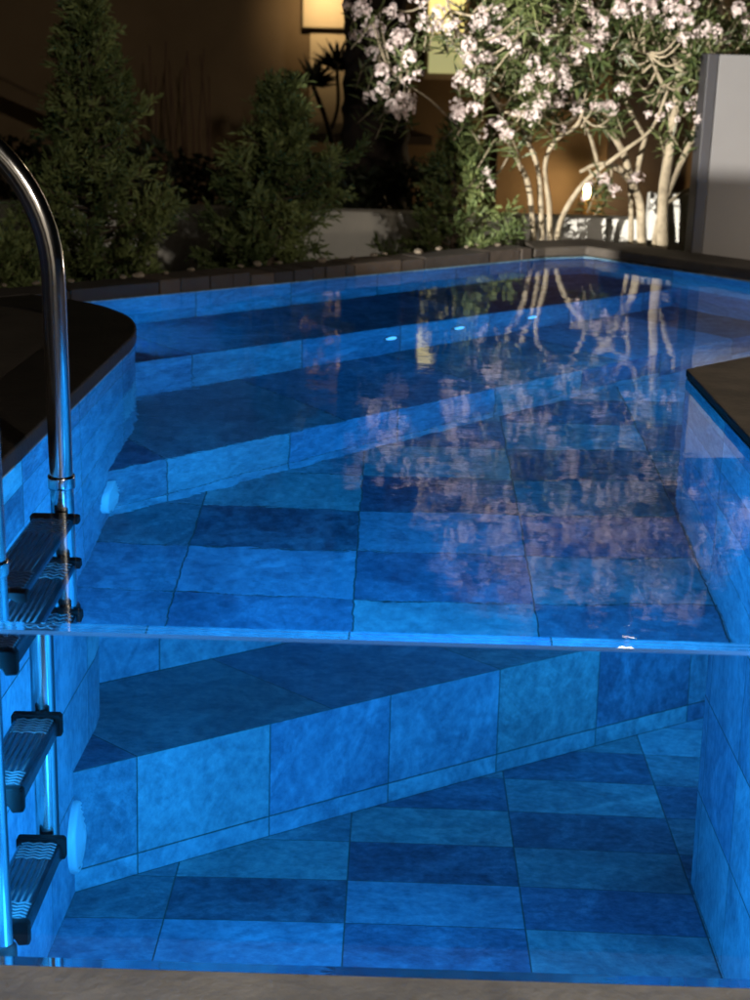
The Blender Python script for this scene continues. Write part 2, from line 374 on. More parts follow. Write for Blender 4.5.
# glass panel -------------------------------------------------------
T = .038; ch = .0045
FROST, nt, b = mat('ground_arris'); b.inputs['Transmission Weight'].default_value = .94; b.inputs['Roughness'].default_value = .5; b.inputs['IOR'].default_value = 1.49; b.inputs['Base Color'].default_value = (.7, .97, 1, 1)
bm = bmesh.new()
xa, xb = -.7438, XR-.0005
prof = [(-T, ZL+.002), (-T, -ch), (-T+ch, 0), (-T*.66-.0012, 0), (-T*.66, -.0012), (-T*.66+.0012, 0), (-T*.33-.0012, 0), (-T*.33, -.0012), (-T*.33+.0012, 0), (-ch, 0), (0, -ch-.001), (0, ZL+.002)]   # ground edges and the joints of the laminated sheets
A = [bm.verts.new((xa, y, z)) for y, z in prof]; B = [bm.verts.new((xb, y, z)) for y, z in prof]
for i in range(len(prof)):
    j = (i+1) % len(prof)
    f_ = bm.faces.new((A[i], A[j], B[j], B[i])); f_.material_index = {10: 1, 1: 2, 3: 2, 4: 2, 6: 2, 7: 2, 9: 2}.get(i, 0)
bm.faces.new(A[::-1]); bm.faces.new(B)
bmesh.ops.recalc_face_normals(bm, faces=bm.faces)
gp = obj('glass_panel', bm, [ACRYL, ACRYLW, FROST])
tag(gp, 'clear thick glass panel forming the front of the pool, its top edge shining', 'glass panel')

# water --------------------------------------------------------------
def offset_poly(poly, d):
    out = []; n = len(poly)
    for i in range(n):
        a, b, c = poly[i-1], poly[i], poly[(i+1) % n]
        t1, t2 = (b-a).normalized(), (c-b).normalized()
        n1, n2 = Vector((-t1.y, t1.x)), Vector((-t2.y, t2.x))
        m = (n1+n2); m = m/max(.3, m.length_squared/2) if m.length > .2 else n1
        out.append(b+m*d)
    return out
wp = offset_poly(outline, .012)
wp = [Vector((p.x, max(p.y, 0))) for p in wp]
bm = bmesh.new(); fc = bm.faces.new([bm.verts.new((p.x, p.y, ZW)) for p in wp])
bm.normal_update()
if fc.normal.z < 0: fc.normal_flip()
bmesh.ops.triangulate(bm, faces=bm.faces[:])
tag(obj('water', bm, WATER), 'clear still pool water', None, None, 'structure')

# copings --------------------------------------------------------------
def offset_path(path, d):
    out = []
    for i, p in enumerate(path):
        a, b = path[max(i-1, 0)], path[min(i+1, len(path)-1)]
        t = (b-a).normalized(); out.append(p+Vector((-t.y, t.x))*d)
    return out
def strip(bm, inner, outer, z0, z1):
    prism(bm, [tuple(p) for p in inner]+[tuple(p) for p in reversed(outer)], z0, z1)
ext = left_path+[Vector((-1.5, 2.86)), Vector((-2.2, 3.15))]
inn = offset_path(ext, -.004); out = offset_path(ext, .20)
bm = bmesh.new(); strip(bm, inn, out, 0.0, .036)
o = bevel(obj('pool_coping', bm, COPING), .006, 3); tag(o, 'black stone coping with a rounded end beside the ladder', 'coping')
bm = bmesh.new(); prism(bm, [tuple(p) for p in offset_path(ext, .202)]+[(-6, 3.3), (-6, .1), (-.944, .1)], -.5, .030)
tag(obj('deck', bm, DECK), 'dark brown deck inside the left coping', None, None, 'structure')
# right coping
rin = [Vector((XR-.002, .0)), Vector((XR-.002, YR+.004)), C_+Vector((-.002, .004))]
bm = bmesh.new(); prism(bm, [(XR-.002, .0), (XR-.002, YR+.003), (C_.x+.01, C_.y+.004), (C_.x+1.6, C_.y-1.7), (2.6, 0.0)], 0.002, .022)
o = bevel(obj('pool_coping', bm, COPING3), .003, 2); tag(o, 'broad dark brown coping slab with a sharp corner at the right edge', 'coping')
# far coping
inn = [C_+Vector((.5, -.56)), C_, B_, A_, A_+(A_-B_).normalized()*.0+Vector((-.05, -.043))]
off2 = [Vector((.555, 4.43)), Vector((.86, 4.585)), C_+Vector((.21, .21)), C_+Vector((.71, -.35))]
bm = bmesh.new(); prism(bm, [tuple(p) for p in inn]+[tuple(p) for p in off2], .001, .042)
o = bevel(obj('pool_coping', bm, COPING2), .010, 3); tag(o, 'thick dark coping at the far right corner in front of the white flowering trees', 'coping')
# right-hand deck below the coping (out of frame)
bm = bmesh.new(); prism(bm, [(XR+.05, .13), (XR+.05, 1.7), (1.5, 2.35), (3.4, 1.2), (6, 1.2), (6, .13)], -.5, 0.0)
tag(obj('deck', bm, DECK), 'deck under the right coping', None, None, 'structure')

# stone edging of the far wall, one strip of set blocks -----------------------
EDG, nt, b = mat('edging_blocks')
sh = N(nt, 'ShaderNodeAttribute', attribute_name='shade'); rp = ramp(nt, [(0, (.028, .022, .018)), (.55, (.085, .060, .042)), (1, (.24, .165, .105))]); 
tc = N(nt, 'ShaderNodeTexCoord'); nz = N(nt, 'ShaderNodeTexNoise', Scale=18, Detail=7); L(nt, tc, 'Object', nz, 'Vector')
ma = N(nt, 'ShaderNodeMath', operation='MULTIPLY_ADD'); L(nt, nz, 'Fac', ma, 0); ma.inputs[1].default_value = .3; L(nt, sh, 'Fac', ma, 2); L(nt, ma, 0, rp, 'Fac'); L(nt, rp, 'Color', b, 'Base Color'); b.inputs['Roughness'].default_value = .8
bp = N(nt, 'ShaderNodeBump', Strength=.5, Distance=.01); L(nt, nz, 'Fac', bp, 'Height'); L(nt, bp, 'Normal', b, 'Normal')
bm = bmesh.new(); ls = bm.faces.layers.float.new('shade')
rnd = random.Random(5)
dirb = (A_-bw_start).normalized(); nb = Vector((-dirb.y, dirb.x)); Lb = (A_-bw_start).length-.07
s = -1.2
while s < Lb-.02:
    w = min(rnd.choice([.05, .08, .12, .2, .3])*rnd.uniform(.8, 1.2), Lb-s)
    h = .040+rnd.uniform(-.004, .006)
    f0 = len(bm.faces)
    mm = Matrix(((dirb.x, nb.x, 0, bw_start.x), (dirb.y, nb.y, 0, bw_start.y), (0, 0, 1, 0), (0, 0, 0, 1)))
    box(bm, s+.002, s+w-.002, .004+rnd.uniform(0, .008), .16+rnd.uniform(-.01, .01), -.02, h, mm)
    bm.faces.ensure_lookup_table(); sv = rnd.choice([-.15, -.1, -.05, 0, .0, .05, .1, .3, .6])
    for f_ in bm.faces[f0:]: f_[ls] = sv
    s += w
o = bevel(obj('edging', bm, EDG), .004, 2); tag(o, 'uneven brown stone edging along the far side of the pool', 'edging')
# pebbles on it
pm = []
for k in range(5):
    bm = bmesh.new(); bmesh.ops.create_icosphere(bm, subdivisions=3, radius=1)
    for v_ in bm.verts:
        v_.co *= 1+.28*noise.noise(v_.co*1.1+Vector((k*7, 0, 0))); v_.co.x *= .028; v_.co.y *= .020; v_.co.z *= .013
    me = bpy.data.meshes.new('pebble'); bm.to_mesh(me); bm.free(); me.materials.append(PEBBLE); me.polygons.foreach_set('use_smooth', [True]*len(me.polygons)); pm.append(me)
for k in range(22):
    s = -.25+k*.125+rnd.uniform(-.05, .05)
    if s > Lb-.03: break
    p = bw_start+dirb*s+nb*(.13+rnd.uniform(-.03, .025))
    o = bpy.data.objects.new('pebble', pm[k % 5]); COL.objects.link(o); o.location = (p.x, p.y, .050); o.rotation_euler = (0, 0, rnd.uniform(0, 6)); q = rnd.uniform(.35, .85); o.scale = (q, q, q)
    tag(o, 'small beige pebble lying on the brown edging behind the pool', 'pebble', 'pebbles along the edging')

# ------------------------------------------------------------------ ladder
lad = thing('pool_ladder', 'polished steel pool ladder with stamped black tipped steps', 'ladder', (-.6, .465, 0))
RX = -.603
def rail(y, label=None):
    pts = [(RX, y, -.60), (RX, y, -.5), (RX, y, -.2), (RX, y, .1), (RX, y, .25), (RX, y, .38)]
    r = .30; cz = .395
    for a in range(0, 181, 5):
        pts.append((RX-r+r*math.cos(R(a)), y, cz+r*math.sin(R(a))))
    pts += [(RX-2*r, y, .2), (RX-2*r, y, .03)]
    bm = bmesh.new(); tube(bm, [(RX, y, -.63)]+pts, .0215, 32)
    rl = obj('rail', bm, STEEL, lad, True)
    bm = bmesh.new(); lathe(bm, [(.0222, -.012), (.0245, -.012), (.0250, -.008), (.0250, .008), (.0245, .012), (.0222, .012)], (RX, y, .016), (0, 0, 1), 32)
    obj('collar', bm, STEEL, rl, True)
    bm = bmesh.new(); lathe(bm, [(.0222, 0), (.055, 0), (.055, .006), (.045, .014), (.0222, .016)], (RX-2*r, y, .031), (0, 0, 1), 32)
    obj('flange', bm, STEEL, rl, True)
    bm = bmesh.new(); lathe(bm, [(0, 0), (.024, 0), (.027, .006), (.027, .040), (.0222, .046)], (RX, y, -.645), (0, 0, 1), 28)
    obj('end_plug', bm, BLACK, rl, True)
YF, YN = .650, .175
for y in (YF, YN): rail(y)
def step(z):
    st = thing('step', None, None, (RX, (YF+YN)/2, z)); st.parent = lad; st.matrix_parent_inverse = Matrix.Translation(-lad.location)
    st.location = (RX, (YF+YN)/2, z)
    x0, x1 = RX-.044, RX+.032
    bm = bmesh.new()
    # folded channel: top plate and two turned-down flanges, with a rounded nose
    prof = [(x0, -.026), (x0, -.004), (x0+.004, 0), (x1-.008, 0), (x1-.002, -.004), (x1, -.012), (x1, -.030), (x1-.004, -.030), (x1-.004, -.012), (x1-.010, -.005), (x0+.006, -.005), (x0+.004, -.026)]
    ya, yb = YN+.050, YF-.030
    A = [bm.verts.new((x, ya, z+h)) for x, h in prof]; B = [bm.verts.new((x, yb, z+h)) for x, h in prof]
    for i in range(len(prof)):
        j = (i+1) % len(prof); bm.faces.new((A[i], A[j], B[j], B[i]))
    bm.faces.new(A[::-1]); bm.faces.new(B)
    nb0 = len(bm.faces)
    # stamped grip: lengthwise ribs in the middle, zigzag ribs near both ends
    for k in range(6):
        xx = x0+.010+k*.0105; tube(bm, [(xx, YN+.150, z), (xx, YF-.135, z)], .0024, 6)
    for e, sgn in ((YN+.078, 1), (YF-.056, -1)):
        for k in range(6):
            yy = e+sgn*k*.0135
            tube(bm, [(x0+.007+q*.0105, yy+(.004 if q % 2 else -.004), z) for q in range(7)], .0026, 6)
    bm.faces.ensure_lookup_table()
    for f_ in bm.faces[nb0:]: f_.material_index = 1; f_.smooth = True
    bmesh.ops.recalc_face_normals(bm, faces=bm.faces)
    obj('tread', bm, [TREAD, GRIP], st, False)
    for y, sg in ((ya, -1), (yb, 1)):
        bm = bmesh.new()
        pr = [(x0-.006, -.024), (x0-.006, .003), (x0-.002, .007), (x1+.002, .007), (x1+.007, .003), (x1+.007, -.034), (x1-.012, -.036), (x1-.018, -.024)]
        A = [bm.verts.new((x, y+.004*sg, z+h)) for x, h in pr]; B = [bm.verts.new((x, y-.018*sg, z+h)) for x, h in pr]
        for i in range(len(pr)):
            j = (i+1) % len(pr); bm.faces.new((A[i], A[j], B[j], B[i]))
        bm.faces.new(A[::-1]); bm.faces.new(B); bmesh.ops.recalc_face_normals(bm, faces=bm.faces)
        bevel(obj('end_cap', bm, CAPM, st), .003, 2)
for z in (-.115, -.350, -.590): step(z)
bpy.context.view_layer.update()

# ------------------------------------------------------------------ pool lights
def pool_light(p, d, rad, label, watts=0, group=None):
    t = thing('pool_light', label, 'pool light', p, group)
    d = Vector(d).normalized(); P = Vector(p)
    bm = bmesh.new(); lathe(bm, [(rad, -.006), (rad, .006), (rad*.97, .014), (rad*.90, .018), (rad*.86, .016)], P, d, 48)
    obj('rim', bm, LENS, t, True)
    bm = bmesh.new(); lathe(bm, [(rad*.86, .012), (rad*.80, .018), (rad*.74, .015), (rad*.66, .021), (rad*.58, .018), (rad*.50, .024), (rad*.42, .021), (rad*.34, .026), (rad*.26, .023), (rad*.18, .028), (0, .029)], P, d, 48)
    obj('lens', bm, LENS, t, True)
    if watts:
        la = bpy.data.lights.new('pool_lamp', 'AREA'); la.shape = 'DISK'; la.size = rad*1.5; la.energy = watts; la.color = (.020, .355, 1.0)
        lo = bpy.data.objects.new('pool_lamp', la); COL.objects.link(lo)
        lo.matrix_world = Matrix.Translation(P+d*.045) @ d.to_track_quat('-Z', 'Y').to_matrix().to_4x4()
        lo.parent = t; lo.matrix_parent_inverse = Matrix.Translation(-t.location)
pool_light((-.719, 1.645, -1.0), (1, .015, 0), .088, 'round pale pool light low on the left wall beside the lowest ladder step')
LP = 1.2
pool_light((XR, .26, -.30), (-1, 0, 0), .088, 'round pool light on the right wall near the glass', 38*LP)
pool_light((-.741, .09, -.30), (1, .015, 0), .088, 'round pool light on the left wall near the glass', 56*LP)
pool_light((.32, .004, -.70), (0, 1, 0), .088, 'right round pool light in the front wall below the glass', 10*LP, 'lights below the glass')
pool_light((-.30, .004, -.70), (0, 1, 0), .088, 'left round pool light in the front wall below the glass', 10*LP, 'lights below the glass')
q = Vector((XR, YR)).lerp(C_, .42); dq = (C_-Vector((XR, YR))).normalized()
pool_light((q.x, q.y, -.36), (-dq.y, dq.x, 0), .088, 'added fill light on the hidden side arm wall', 13*LP)  # added lamp with no known fixture, brightens the far steps
pool_light((-.925, 2.512, -.405), (.62, .78, 0), .040, 'small round pool light on the hidden back of the rounded left wall', 5*LP)
for px, un in ((390, (-.01, 4.238)), (458, (.332, 4.53)), (531, (.728, 4.869))):
    x, y = un[0]*.7, un[1]*.7
    uu = (Vector((x, y))-O1).dot(UU); p = plan(uu, N2-.001)
    t = thing('step_light', {390: 'small round light in the upper step front, nearest the ladder', 458: 'small round light in the upper step front, between two others', 531: 'small round light in the upper step front, nearest the far right corner'}[px], 'step light', (p.x, p.y, -.622), 'small lights in the upper step')
    d = (-NN.x, -NN.y, 0)
    bm = bmesh.new(); lathe(bm, [(.032, 0), (.032, .004), (.028, .007), (.025, .006)], (p.x, p.y, -.622), d, 28); obj('rim', bm, STEEL, t, True)
    bm = bmesh.new(); lathe(bm, [(.025, .006), (.012, .009), (0, .010)], (p.x, p.y, -.622), d, 28); obj('lens', bm, JET, t, True)

# ------------------------------------------------------------------ grounds
GZ = -.24
def sheet(name, rects, z, m):
    bm = bmesh.new()
    for poly in rects: bm.faces.new([bm.verts.new((x, y, z)) for x, y in poly])
    bmesh.ops.recalc_face_normals(bm, faces=bm.faces)
    for f_ in bm.faces:
        if f_.normal.z < 0: f_.normal_flip()
    return obj(name, bm, m)
bo = [bw_start+nb*.06-dirb*.02, A_+Vector((-.02, .1)), B_+Vector((.06, .12)), C_+Vector((.12, .08))]
gr = sheet('ground', [
    [(-300, bo[0].y), (bo[0].x, bo[0].y), (bo[1].x, bo[1].y), (bo[2].x, bo[2].y), (bo[2].x, 300), (-300, 300)],
    [(bo[2].x, bo[2].y), (bo[3].x, bo[3].y), (300, bo[3].y), (300, 300), (bo[2].x, 300)],
    [(bo[3].x, bo[3].y), (bo[3].x, .12), (300, .12), (300, bo[3].y)],
    [(-300, .12), (-1.3, .12), (-1.3, bo[0].y), (-300, bo[0].y)]], GZ, SOIL)
tag(gr, 'dark garden soil', None, None, 'structure')
tag(sheet('terrace', [[(-300, -300), (300, -300), (300, -.12), (-300, -.12)]], -.62, TERR), 'dark stone terrace in front of the pool', None, None, 'structure')

# low white garden wall
bm = bmesh.new()
WY = 5.1
box(bm, -6, 1.42, WY, WY+.16, GZ-.05, .078)
o = bevel(obj('garden_wall', bm, WHITEW), .008); tag(o, 'low white rendered garden wall behind the conifers and flowering trees', 'wall')
bm = bmesh.new(); box(bm, 1.19, 4, 5.0, 5.098, GZ-.05, .21)
o = bevel(obj('garden_wall', bm, WHITEW), .008); tag(o, 'higher white wall end beside the grey panel', 'wall')

# pale panel at the right
pn = thing('screen_panel', 'tall pale grey screen panel with a dark side edge at the right', 'screen', (1.6, 4.16, -.1))
p0 = at(691, 250, 4.16); p1 = at(702, 250, 4.16); pt = at(712, 54, 4.16)
bm = bmesh.new(); box(bm, p1.x, p1.x+1.3, 4.16, 4.30, -.1, pt.z); bevel(obj('panel', bm, PANEL, pn), .004)
bm = bmesh.new(); box(bm, p0.x, p1.x-.001, 4.157, 4.302, -.1, pt.z+.002); bevel(obj('edge_strip', bm, PANELS, pn), .004)

# ------------------------------------------------------------------ foliage helpers
def leaf(bm, lay, p, d, n, ln, w, sh, fold=.0):
    d = d.normalized(); s = d.cross(n)
    if s.length < 1e-4: s = d.orthogonal()
    s.normalize(); nn = s.cross(d)
    a = bm.verts.new(p); t = bm.verts.new(p+d*ln-nn*ln*.10)
    l = bm.verts.new(p+d*ln*.45+s*w*.5+nn*ln*.03); r = bm.verts.new(p+d*ln*.45-s*w*.5+nn*ln*.03)
    f = bm.faces.new((a, r, t, l)); f[lay] = sh
def rv(rnd): 
    while True:
        v = Vector((rnd.uniform(-1, 1), rnd.uniform(-1, 1), rnd.uniform(-1, 1)))
        if .05 < v.length < 1: return v.normalized()

# conifers -------------------------------------------------------------
def conifer(base, h, prof, seed, label, leans=(0, 0), nb_=120, dens=1.0):
    """prof(t) -> radius at height fraction t; soft clumped sprays on upswept branches"""
    rnd = random.Random(seed)
    t = thing('conifer', label, 'conifer', base, 'young conifers behind the pool')
    B = Vector(base)
    bm = bmesh.new(); trunk = [B+Vector((leans[0]*k/6*h, leans[1]*k/6*h, h*k/6*.97))+Vector((rnd.uniform(-.012, .012), rnd.uniform(-.012, .012), 0)) for k in range(7)]
    tube(bm, catmull(trunk, 4), (.022, .004), 8)
    fm = bmesh.new(); lay = fm.faces.layers.float.new('shade')
    for i in range(nb_):
        tt = (i+rnd.random())/nb_; tt = .03+tt*.97
        az = i*2.39996+rnd.uniform(-.5, .5)
        rad = prof(tt)*rnd.choice([.5, .75, .95, 1.05, 1.2, 1.42])
        if rad < .02: rad = .02
        k = min(tt*6, 5.99); o_ = trunk[int(k)].lerp(trunk[int(k)+1], k-int(k))
        d = Vector((math.cos(az), math.sin(az), .35+.5*tt+rnd.uniform(-.25, .25)))
        end = o_+Vector((d.x*rad, d.y*rad, d.z*rad*.8))
        mid = o_.lerp(end, .55)-Vector((0, 0, .10*rad))
        br = catmull([o_, mid, end], 5); tube(bm, br, (.006, .0015), 5)
        nc = max(3, int(rad/.035))
        tone = rnd.uniform(-.25, .25)
        for c in range(nc):
            s = .25+.75*(c+rnd.random()*.6)/nc
            kk = min(s*(len(br)-1), len(br)-1.001); q = br[int(kk)].lerp(br[int(kk)+1], kk-int(kk))
            dd = (br[int(kk)+1]-br[int(kk)]).normalized()
            # a spray: twig with many scale-like leaflets
            for w in range(int(3*dens)):
                tw = (dd*rnd.uniform(.6, 1.2)+rv(rnd)*.85+Vector((0, 0, .15))).normalized(); L_ = rnd.uniform(.045, .085)
                nr = rv(rnd)
                for e in range(9):
                    pp = q+tw*L_*(e/9)
                    leaf(fm, lay, pp, (tw*1.0+rv(rnd)*.75), nr, rnd.uniform(.022, .044), rnd.uniform(.007, .013), tone+rnd.uniform(-.15, .15))
    obj('trunk', bm, CBARK, t, True); obj('foliage', fm, CONIF, t)
def cb(px, Y): p = at(px, 262, Y); return (p.x, Y, GZ)
def coneprof(r, k=.85): return lambda t: r*(min(1, .55+t*2.2))*(1-t)**k+.015
Y1 = 3.55; b1 = cb(95, Y1); conifer(b1, at(88, -6, Y1).z-GZ, coneprof(.30, .85), 21, 'tallest conifer at the left, behind the ladder rail', (0.0, 0), 170, 1.3)
Y2 = 3.95; b2 = cb(268, Y2); conifer(b2, at(282, 82, Y2).z-GZ, lambda t: (.19+.13*math.exp(-((t-.52)/.14)**2))*(1-t)**.45*(1 if t < .66 else .6)+.02, 22, 'middle bushy conifer left of the dark palm trunk', (.05, 0), 120, 1.4)
Y3 = 4.42; b3 = cb(450, Y3); conifer(b3, at(447, 128, Y3).z-GZ, lambda t: .27*(1-t)**1.0+.02, 23, 'smallest loose conifer in front of the white wall', (.03, 0), 70, 1.2)
pz = cb(-5, 3.3); conifer(pz, .36, coneprof(.22, .5), 24, 'low dark conifer shrub at the left edge behind the rail', (0, 0), 60, 1.2)

# oleanders ---------------------------------------------------------------
cl_mesh = []
for k in range(7):
    rnd = random.Random(100+k); bm = bmesh.new(); lay = bm.faces.layers.float.new('shade')
    nf = rnd.randint(24, 36)
    for i in range(nf):
        d = rv(rnd); d.z = d.z*.7+.25; d.y -= .15; d.normalize()
        c = Vector((d.x*.052, d.y*.045, d.z*.045))*rnd.uniform(.55, 1.1); nrm = (d+rv(rnd)*.5).normalized(); a = nrm.orthogonal().normalized(); b_ = nrm.cross(a); ph = rnd.random()*6
        pr = rnd.uniform(.0095, .0145); sh = rnd.uniform(-.25, .45)
        for q in range(5):
            an = ph+q*2*math.pi/5; dr = a*math.cos(an)+b_*math.sin(an); sd = a*-math.sin(an)+b_*math.cos(an)
            v0 = bm.verts.new(c); v1 = bm.verts.new(c+dr*pr*.75+sd*pr*.42+nrm*pr*.30); v2 = bm.verts.new(c+dr*pr+sd*pr*.12+nrm*pr*.22); v3 = bm.verts.new(c+dr*pr*.8-sd*pr*.38+nrm*pr*.35)
            f_ = bm.faces.new((v0, v1, v2, v3)); f_[lay] = sh
    me = bpy.data.meshes.new('flower_cluster'); bm.to_mesh(me); bm.free(); me.materials.append(PETAL); cl_mesh.append(me)

def oleander(label, Y, stems, tips, blooms, seed, nleaf=13):
    """stems: list of (pixel polyline, r0, r1, depth wander); tips: leafy shoots (point, direction); blooms: points"""
    rnd = random.Random(seed)
    b0 = at(*stems[0][0][0], Y); t = thing('oleander_tree', label, 'oleander', (b0.x, Y, GZ))
    bm = bmesh.new(); allp = []
    for pl, ra, rb, dy in stems:
        pts = []
        for i, (px, py) in enumerate(pl):
            p = at(px, py, Y+dy*i/(len(pl)-1)); pts.append(p)
        if pl[0][1] > 240: pts.insert(0, Vector((pts[0].x, pts[0].y, GZ-.02)))
        c = catmull(pts, 6); tube(bm, c, (ra*1.22, rb*1.15), 10, wob=.3); allp += c[len(c)//3:]
    fm = bmesh.new(); lay = fm.faces.layers.float.new('shade')
    for p, d in tips:
        # twig back to the nearest limb
        near = min(allp, key=lambda q: (q-p).length)
        if (near-p).length < .55 and rnd.random() < .7:
            m_ = near.lerp(p, .5)-Vector((0, 0, .05)); tube(bm, catmull([near, m_, p], 4), (.006, .0025), 5)
        tone = rnd.uniform(-.3, .3)
        n_ = nleaf+rnd.randint(-3, 4); Ls = rnd.uniform(.09, .16)
        tube(bm, [p-d*Ls, p], (.003, .0015), 4)
        for i in range(n_):
            s = i/n_; a = i*2.2+rnd.random()
            o_ = d.orthogonal().normalized(); side = Matrix.Rotation(a, 3, d) @ o_
            dd = d*(.35+.6*s)+side*(1-.35*s)+Vector((0, 0, -.12))
            leaf(fm, lay, p-d*Ls*(1-s), dd, d, rnd.uniform(.055, .100), rnd.uniform(.011, .018), tone+rnd.uniform(-.12, .12))
    obj('trunk', bm, OBARK, t, True); obj('foliage', fm, OLEAF, t)
    for p, sc in blooms:
        o = bpy.data.objects.new('flower_cluster', rnd.choice(cl_mesh)); COL.objects.link(o); o.parent = t
        o.matrix_parent_inverse = Matrix.Translation(-t.location)
        o.location = p; o.rotation_euler = (rnd.uniform(-.4, .4), rnd.uniform(-.4, .4), rnd.uniform(0, 6.28)); o.scale = (sc, sc, sc)
    return t
BL = {  # flower heads seen in the photograph: pixel, size
 'L': [(362, 10, 1), (376, 27, 1), (388, 14, .8), (372, 52, .8), (384, 72, 1), (380, 92, 1), (396, 108, 1.1), (410, 104, .8), (391, 46, .8), (408, 58, .9), (404, 38, .9), (424, 28, .9), (438, 12, .9), (452, 26, .9), (466, 40, 1), (480, 22, 1), (470, 62, .9), (464, 78, 1), (478, 88, .9), (462, 112, 1), (475, 108, .8), (468, 148, .7), (486, 58, .9), (497, 38, .9), (496, 125, .9), (508, 135, .8), (487, 172, .5)],
 'C': [(500, 12, 1), (520, 22, 1), (515, 48, .9), (538, 8, 1), (560, 20, 1), (545, 40, .9), (592, 48, 1.15), (575, 55, 1.1), (556, 58, .9), (548, 78, .9), (566, 84, 1), (545, 100, .8), (560, 98, .8), (528, 82, .8), (600, 22, .9), (586, 8, 1), (528, 118, .8), (543, 72, .8), (610, 108, .9), (604, 180, .85), (614, 190, .7), (578, 110, .7)],
 'R': [(620, 10, 1), (640, 4, 1.1), (656, 10, 1.1), (672, 8, 1), (684, 16, .9), (712, 36, .8), (724, 40, .8), (706, 28, .7), (660, 118, .6), (690, 108, .7), (698, 120, .6), (738, 12, .9), (750, 30, .8)],
}
def crown(cx, rx, Y, z0, z1, n, seed, thin=0):
    """leafy shoots through an uneven crown between heights z0..z1, centred on x = cx"""
    rnd = random.Random(seed); out = []
    zc, rz = (z0+z1)/2, (z1-z0)/2
    while len(out) < n:
        v = Vector((rnd.uniform(-1, 1), rnd.uniform(-1, 1), rnd.uniform(-1, 1)))
        if v.length > 1 or v.length < .25: continue
        p = Vector((cx+v.x*rx, Y+v.y*.38, zc+v.z*rz))
        if noise.noise(p*3.1+Vector((seed, 0, 0))) < -.16: continue
        d = (Vector((v.x, v.y, v.z*.6+.35))+rv(rnd)*.6).normalized()
        out.append((p, d))
    return out
def make_oleander(key, label, Y, stems, cx, rx, z0, z1, nt_, nb_, seed):
    rnd = random.Random(seed+1)
    tips = crown(cx, rx, Y, z0, z1, nt_, seed)
    bl = []
    for px, py, s in BL[key]:
        p = at(px, py, Y-.28+rnd.uniform(-.12, .12)); bl.append((p, s*.82))
        for _ in range(2): bl.append((p+Vector((rnd.gauss(0, .05), rnd.uniform(-.04, .1), rnd.gauss(0, .045))), s*rnd.uniform(.5, .85)))
        for _ in range(2): tips.append((p+Vector((rnd.uniform(-.05, .05), .05, rnd.uniform(-.06, .03))), (Vector((rnd.uniform(-.6, .6), -.4, .7))+rv(rnd)*.3).normalized()))
    # flower heads above the picture, which the water mirrors
    up = [t_ for t_ in tips if t_[0].z > at(500, -8, Y).z and t_[0].y < Y+.08]
    rnd.shuffle(up)
    for p, d in up[:nb_]: bl.append((p+d*.03+Vector((0, -.04, 0)), rnd.uniform(.85, 1.3)))
    oleander(label, Y, stems, tips, bl, seed)
make_oleander('L', 'left flowering oleander with several thin pale stems by the white wall', 4.60, [
    ([(534, 256), (532, 215), (527, 180), (512, 150), (500, 110), (470, 60), (450, 10), (430, -60)], .012, .005, -.15),
    ([(542, 256), (541, 205), (537, 165), (520, 120), (515, 60), (520, -40), (500, -140)], .013, .005, .1),
    ([(550, 256), (549, 205), (545, 165), (556, 140), (580, 120), (585, 70), (570, -20)], .012, .004, -.1),
    ([(556, 256), (561, 220), (580, 188), (604, 166), (628, 148), (652, 128), (668, 90)], .012, .005, -.1),
    ([(505, 140), (480, 150), (460, 130), (430, 100), (400, 80)], .005, .003, -.1)],
    at(535, 0, 4.60).x, .36, .55, 1.75, 230, 80, 31)
make_oleander('C', 'middle flowering oleander with a forked leaning trunk', 4.66, [
    ([(641, 258), (641, 212), (634, 186), (618, 168), (598, 164), (580, 172)], .022, .006, -.05),
    ([(638, 200), (636, 178), (642, 150), (646, 138)], .012, .008, .05),
    ([(646, 138), (630, 110), (618, 70), (610, 20), (600, -60), (590, -140)], .009, .004, -.1),
    ([(632, 182), (622, 150), (600, 118), (580, 100), (560, 60), (545, 0), (530, -90)], .014, .004, -.12),
    ([(630, 258), (631, 205), (626, 160), (605, 128), (588, 112)], .012, .005, .1),
    ([(598, 164), (590, 135), (580, 115)], .008, .004, -.1)],
    at(570, 0, 4.66).x, .46, .40, 1.68, 240, 85, 33)
make_oleander('R', 'right flowering oleander with the thickest straight pale trunk beside the grey panel', 4.55, [
    ([(663, 262), (662, 222), (664, 190), (671, 140), (678, 85), (688, 40), (696, -20), (700, -100)], .026, .010, 0),
    ([(666, 196), (680, 165), (694, 135), (706, 95), (716, 50), (725, -20)], .014, .006, .1),
    ([(674, 110), (662, 84), (652, 60), (646, 52)], .007, .004, -.1),
    ([(680, 72), (672, 52), (660, 30), (650, -10), (640, -70)], .012, .005, -.1),
    ([(680, 66), (700, 40), (712, 0), (740, -60)], .010, .004, -.08),
    ([(652, 262), (660, 215), (678, 196), (702, 184)], .010, .006, .25)],
    at(690, 0, 4.55).x, .46, .55, 1.72, 230, 70, 35)

